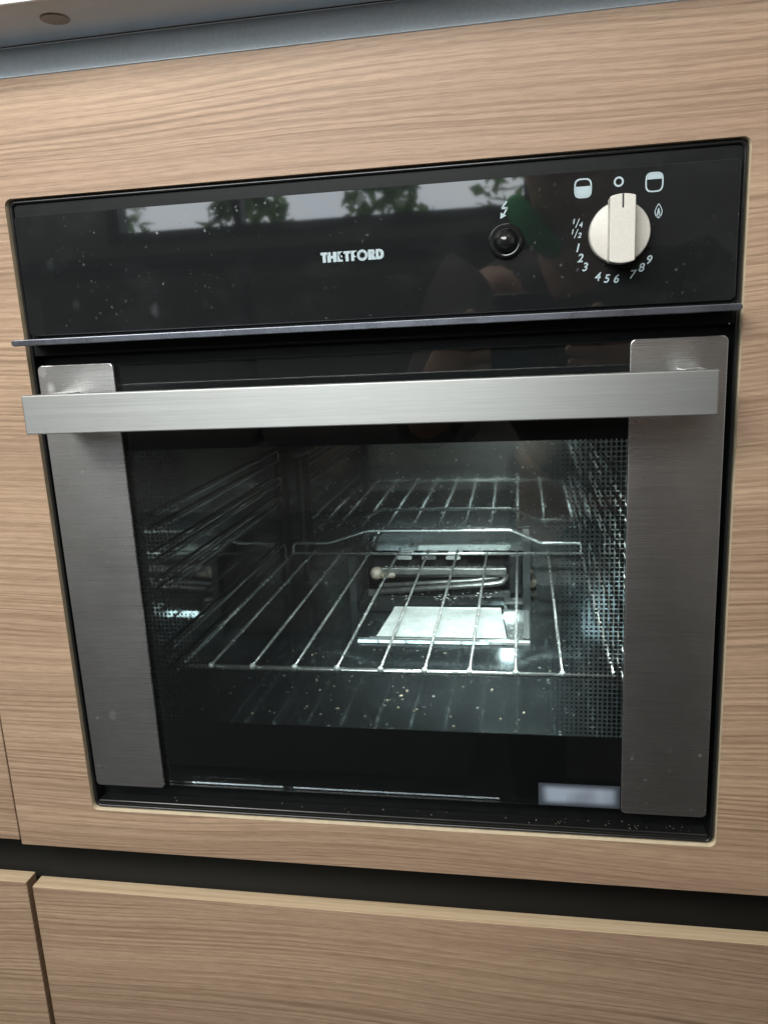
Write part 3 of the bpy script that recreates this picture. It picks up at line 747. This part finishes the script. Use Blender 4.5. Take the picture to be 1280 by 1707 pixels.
# ================================================================== the room side the black glass mirrors
def st(o): o['kind'] = 'structure'; return o
st(box('floor', -3, 3, -2.2, 0.6, -0.82, -0.80, M['floor']))
o = ring_prism('wall', [(2.4, 1.9), (-2.6, 1.9), (-2.6, -0.8), (2.4, -0.8)], [(0.12, 1.32), (-1.12, 1.32), (-1.12, 0.66), (0.12, 0.66)], -1.96, -1.92, M['wall']); st(o)
wn = empty('window', (-.3, -1.92, .66)); tag(wn, 'van side window mirrored along the top of the control panel', 'window')
def wc(o): o.location = (.3, 1.92, -.66); return o
wc(ring_prism('window_frame', [(0.15, 1.35), (-1.15, 1.35), (-1.15, 0.640), (0.15, 0.640)], [(0.11, 1.31), (-1.11, 1.31), (-1.11, 0.67), (0.11, 0.67)], -1.965, -1.905, M['wallband'], wn))
wc(box('mullion', -.745, -.72, -1.955, -1.910, .67, 1.31, M['wallband'], wn))
st(box('sky', -4.2, 3.0, -4.62, -4.60, -0.3, 3.0, M['sky']))
def tree(cx, cz, rx, rz, n):
    bm = bmesh.new()
    for i in range(n):
        a = random.uniform(0, 6.28); d = math.sqrt(random.random()); h = random.uniform(-1, 1)
        p = Vector((cx + rx * d * math.cos(a) * math.sqrt(max(0, 1 - h * h)), -3.6 + .3 * d * math.sin(a), cz + rz * h))
        s = random.uniform(.03, .07)
        q = Matrix.Rotation(random.uniform(0, 6.28), 3, (random.random() - .5, random.random() - .5, random.random() - .5 + .01))
        bm.faces.new([bm.verts.new(p + q @ Vector(c) * s) for c in ((-1, 0, 0), (0, -.45, .1), (1, 0, 0), (0, .45, .1))])
    return bm
for cx, cz, rx, rz, wh in ((-2.15, .75, .35, .6, 'leftmost'), (-1.25, .60, .30, .5, 'second'), (-.55, .66, .28, .45, 'third'), (.3, .7, .5, .6, 'rightmost')):
    o = empty('tree', (cx, -3.6, -.8)); tag(o, wh + ' of four green trees outside mirrored in the control panel', 'tree', 'trees outside mirrored in the control panel')
    k = fin('crown', tree(cx, cz, rx, rz, 700), M['leaf'], o); k.location = (-cx, 3.6, .8); k['kind'] = 'stuff'
    k = tube('trunk', [(cx, -3.6, -.8), (cx + .03, -3.6, .1), (cx, -3.6, cz)], .05, M['trunk'], o); k.location = (-cx, 3.6, .8)

sofa = empty('sofa', (-.55, -1.7, -.8)); tag(sofa, 'dark grey upholstered seat mirrored dimly in the control panel', 'sofa')
def sf(o): o.location = (.55, 1.7, .8); return o
for a, b in ((-1.30, -.66), (-.655, -.02)):
    sf(box('back_cushion', a, b, -1.90, -1.70, .02, .52, M['sofa'], sofa, bevel=.05, seg=4))
    sf(box('seat_cushion', a, b, -1.90, -1.30, -.40, -.20, M['sofa'], sofa, bevel=.05, seg=4))
sf(box('base', -1.28, -.04, -1.89, -1.34, -.799, -.405, M['wallband'], sofa, bevel=.01))
tag(box('window_ledge', -1.6, .4, -1.919, -1.80, .560, .590, M['wallband'], bevel=.006), 'dark ledge under the window mirrored as a stripe above the maker name', 'ledge')

# ---- the photographer, seen only as a dark shape in the black glass
M['skin'] = mat_plain('skin', (0.50, 0.31, 0.22), 0.5, var=0.08, vscale=30)
M['jacket'] = mat_plain('dark_brown_jacket', (0.055, 0.045, 0.038), 0.9, var=0.2, vscale=60)
M['trousers'] = mat_plain('black_trousers', (0.018, 0.018, 0.020), 0.9, var=0.2, vscale=60)
M['hair'] = mat_plain('dark_hair', (0.025, 0.018, 0.014), 0.6, var=0.3, vscale=90)
M['phone'] = mat_plain('black_phone', (0.012, 0.012, 0.013), 0.2)
M['lanyard'] = mat_plain('green_cloth', (0.05, 0.50, 0.16), 0.8, var=0.2)
def skin_mesh(name, chains, mat, parent, sub=2):
    """chains: lists of (x, y, z, radius); equal points are welded so that limbs join"""
    vs, es, rad, key = [], [], [], {}
    def vid(p):
        k = tuple(round(c, 4) for c in p[:3])
        if k not in key: key[k] = len(vs); vs.append(p[:3]); rad.append(p[3])
        return key[k]
    for ch in chains:
        ids = [vid(p) for p in ch]
        for a, b in zip(ids, ids[1:]): es.append((a, b))
    me = bpy.data.meshes.new(name); me.from_pydata(vs, es, [])
    o = bpy.data.objects.new(name, me); COL.objects.link(o)
    m = o.modifiers.new('skin', 'SKIN'); m.use_smooth_shade = True
    for i, d in enumerate(me.skin_vertices[0].data): d.radius = (rad[i], rad[i]); d.use_root = (i == 0)
    o.modifiers.new('sub', 'SUBSURF').levels = sub; o.modifiers['sub'].render_levels = sub
    dg = bpy.context.evaluated_depsgraph_get(); me2 = bpy.data.meshes.new_from_object(o.evaluated_get(dg)); me2.name = name
    bpy.data.objects.remove(o); me2.materials.clear()
    r = link(name, me2, mat, parent, smooth=True); return r
PX, PY, PZ = .25, -1.12, -.80
pers = empty('person', (PX, PY, PZ)); tag(pers, 'person in dark brown jacket mirrored dimly while holding up a phone', 'person')
def pc(o): o.location = (-PX, -PY, -PZ); return o
pel = (.25, -1.12, .02, .13); ch = (.22, -1.00, .30, .145); nk = (.19, -.92, .47, .058); hd0 = (.175, -.875, .56, .070); hd1 = (.17, -.855, .63, .092); hd2 = (.17, -.86, .72, .070)
chains = [[pel, (.24, -1.07, .15, .125), ch, (.205, -.96, .40, .10), nk, hd0, hd1, hd2]]
for s, sh, el, wr in ((1, (.40, -.97, .40, .062), (.46, -.76, .20, .046), (.235, -.600, .275, .030)), (-1, (.03, -.97, .40, .062), (-.06, -.78, .18, .046), (-.005, -.600, .275, .030))):
    mid = tuple((a + b) / 2 for a, b in zip(el, wr))
    palm = (wr[0] - s * .030, -.570, .305, .026)
    chains.append([ch, sh, el, mid, wr, palm])
    for k in range(4):                                   # fingers folded round the phone edge
        b0 = (palm[0] - s * .012, palm[1] + .012 + .002 * k, palm[2] - .022 + .017 * k, .0095)
        b1 = (b0[0] - s * .022, b0[1] + .020, b0[2] + .003, .0088)
        b2 = (b1[0] - s * (.016 + .003 * (k in (1, 2))), b1[1] - .004, b1[2] + .002, .0078)
        chains.append([palm, b0, b1, b2])
    chains.append([palm, (palm[0] - s * .004, palm[1] - .012, palm[2] + .030, .011), (palm[0] - s * .014, palm[1] - .008, palm[2] + .056, .0092)])
    hip = (PX + s * .10, -1.12, -.03, .095); kn = (PX + s * .13, -1.00, -.40, .060); an = (PX + s * .12, -1.10, -.735, .042); toe = (PX + s * .14, -.94, -.765, .034)
    chains.append([pel, hip, kn, (PX + s * .125, -1.07, -.56, .054), an, toe])
pc(skin_mesh('body', chains, M['skin'], pers))
fat = lambda p, d: (p[0], p[1], p[2], p[3] + d)
J = [[fat(pel, .016), (.24, -1.07, .15, .142), fat(ch, .016), (.205, -.96, .40, .115), (.193, -.93, .445, .075)]]; T = [[fat(pel, .010), (.245, -1.10, .07, .138)]]
for s, sh, el, wr in ((1, (.40, -.97, .40, .062), (.46, -.76, .20, .046), (.235, -.600, .275, .030)), (-1, (.03, -.97, .40, .062), (-.06, -.78, .18, .046), (-.005, -.600, .275, .030))):
    mid = tuple((a + b) / 2 for a, b in zip(el, wr)); J.append([fat(ch, .016), fat(sh, .016), fat(el, .014), fat(mid, .013)])
    T.append([fat(pel, .010), (PX + s * .10, -1.12, -.03, .106), (PX + s * .13, -1.00, -.40, .072), (PX + s * .125, -1.07, -.56, .066), (PX + s * .12, -1.095, -.70, .058)])
    pc(skin_mesh('shoe', [[(PX + s * .12, -1.13, -.752, .046), (PX + s * .13, -1.04, -.758, .044), (PX + s * .14, -.92, -.764, .036)]], M['trousers'], pers))
pc(skin_mesh('jacket', J, M['jacket'], pers)); pc(skin_mesh('trousers', T, M['trousers'], pers))
pc(skin_mesh('hair', [[(.17, -.905, .60, .080), (.17, -.885, .68, .094), (.17, -.875, .745, .066)]], M['hair'], pers))
for s in (-1, 1):
    bm = bmesh.new(); bmesh.ops.create_icosphere(bm, subdivisions=2, radius=.011, matrix=Matrix.Translation((.17 + s * .032, -.772, .64)))
    pc(fin('eye', bm, M['hair'], pers, smooth=True))
pc(skin_mesh('nose', [[(.17, -.772, .645, .008), (.17, -.757, .612, .013)]], M['skin'], pers)); pc(skin_mesh('mouth', [[(.148, -.780, .580, .007), (.17, -.773, .578, .008), (.192, -.780, .580, .007)]], M['hair'], pers))
tag(prism('phone', rrect(.062, .138, .225, .375, .009, 5), -.528, -.519, M['phone'], bevel=.001), 'black phone held upright, mirrored as a dark shape around the handle', 'phone')
pc(skin_mesh('scarf', [[(.085, -.872, .535, .018), (.105, -.850, .500, .022), (.135, -.845, .462, .020), (.16, -.85, .44, .018)]], M['lanyard'], pers))
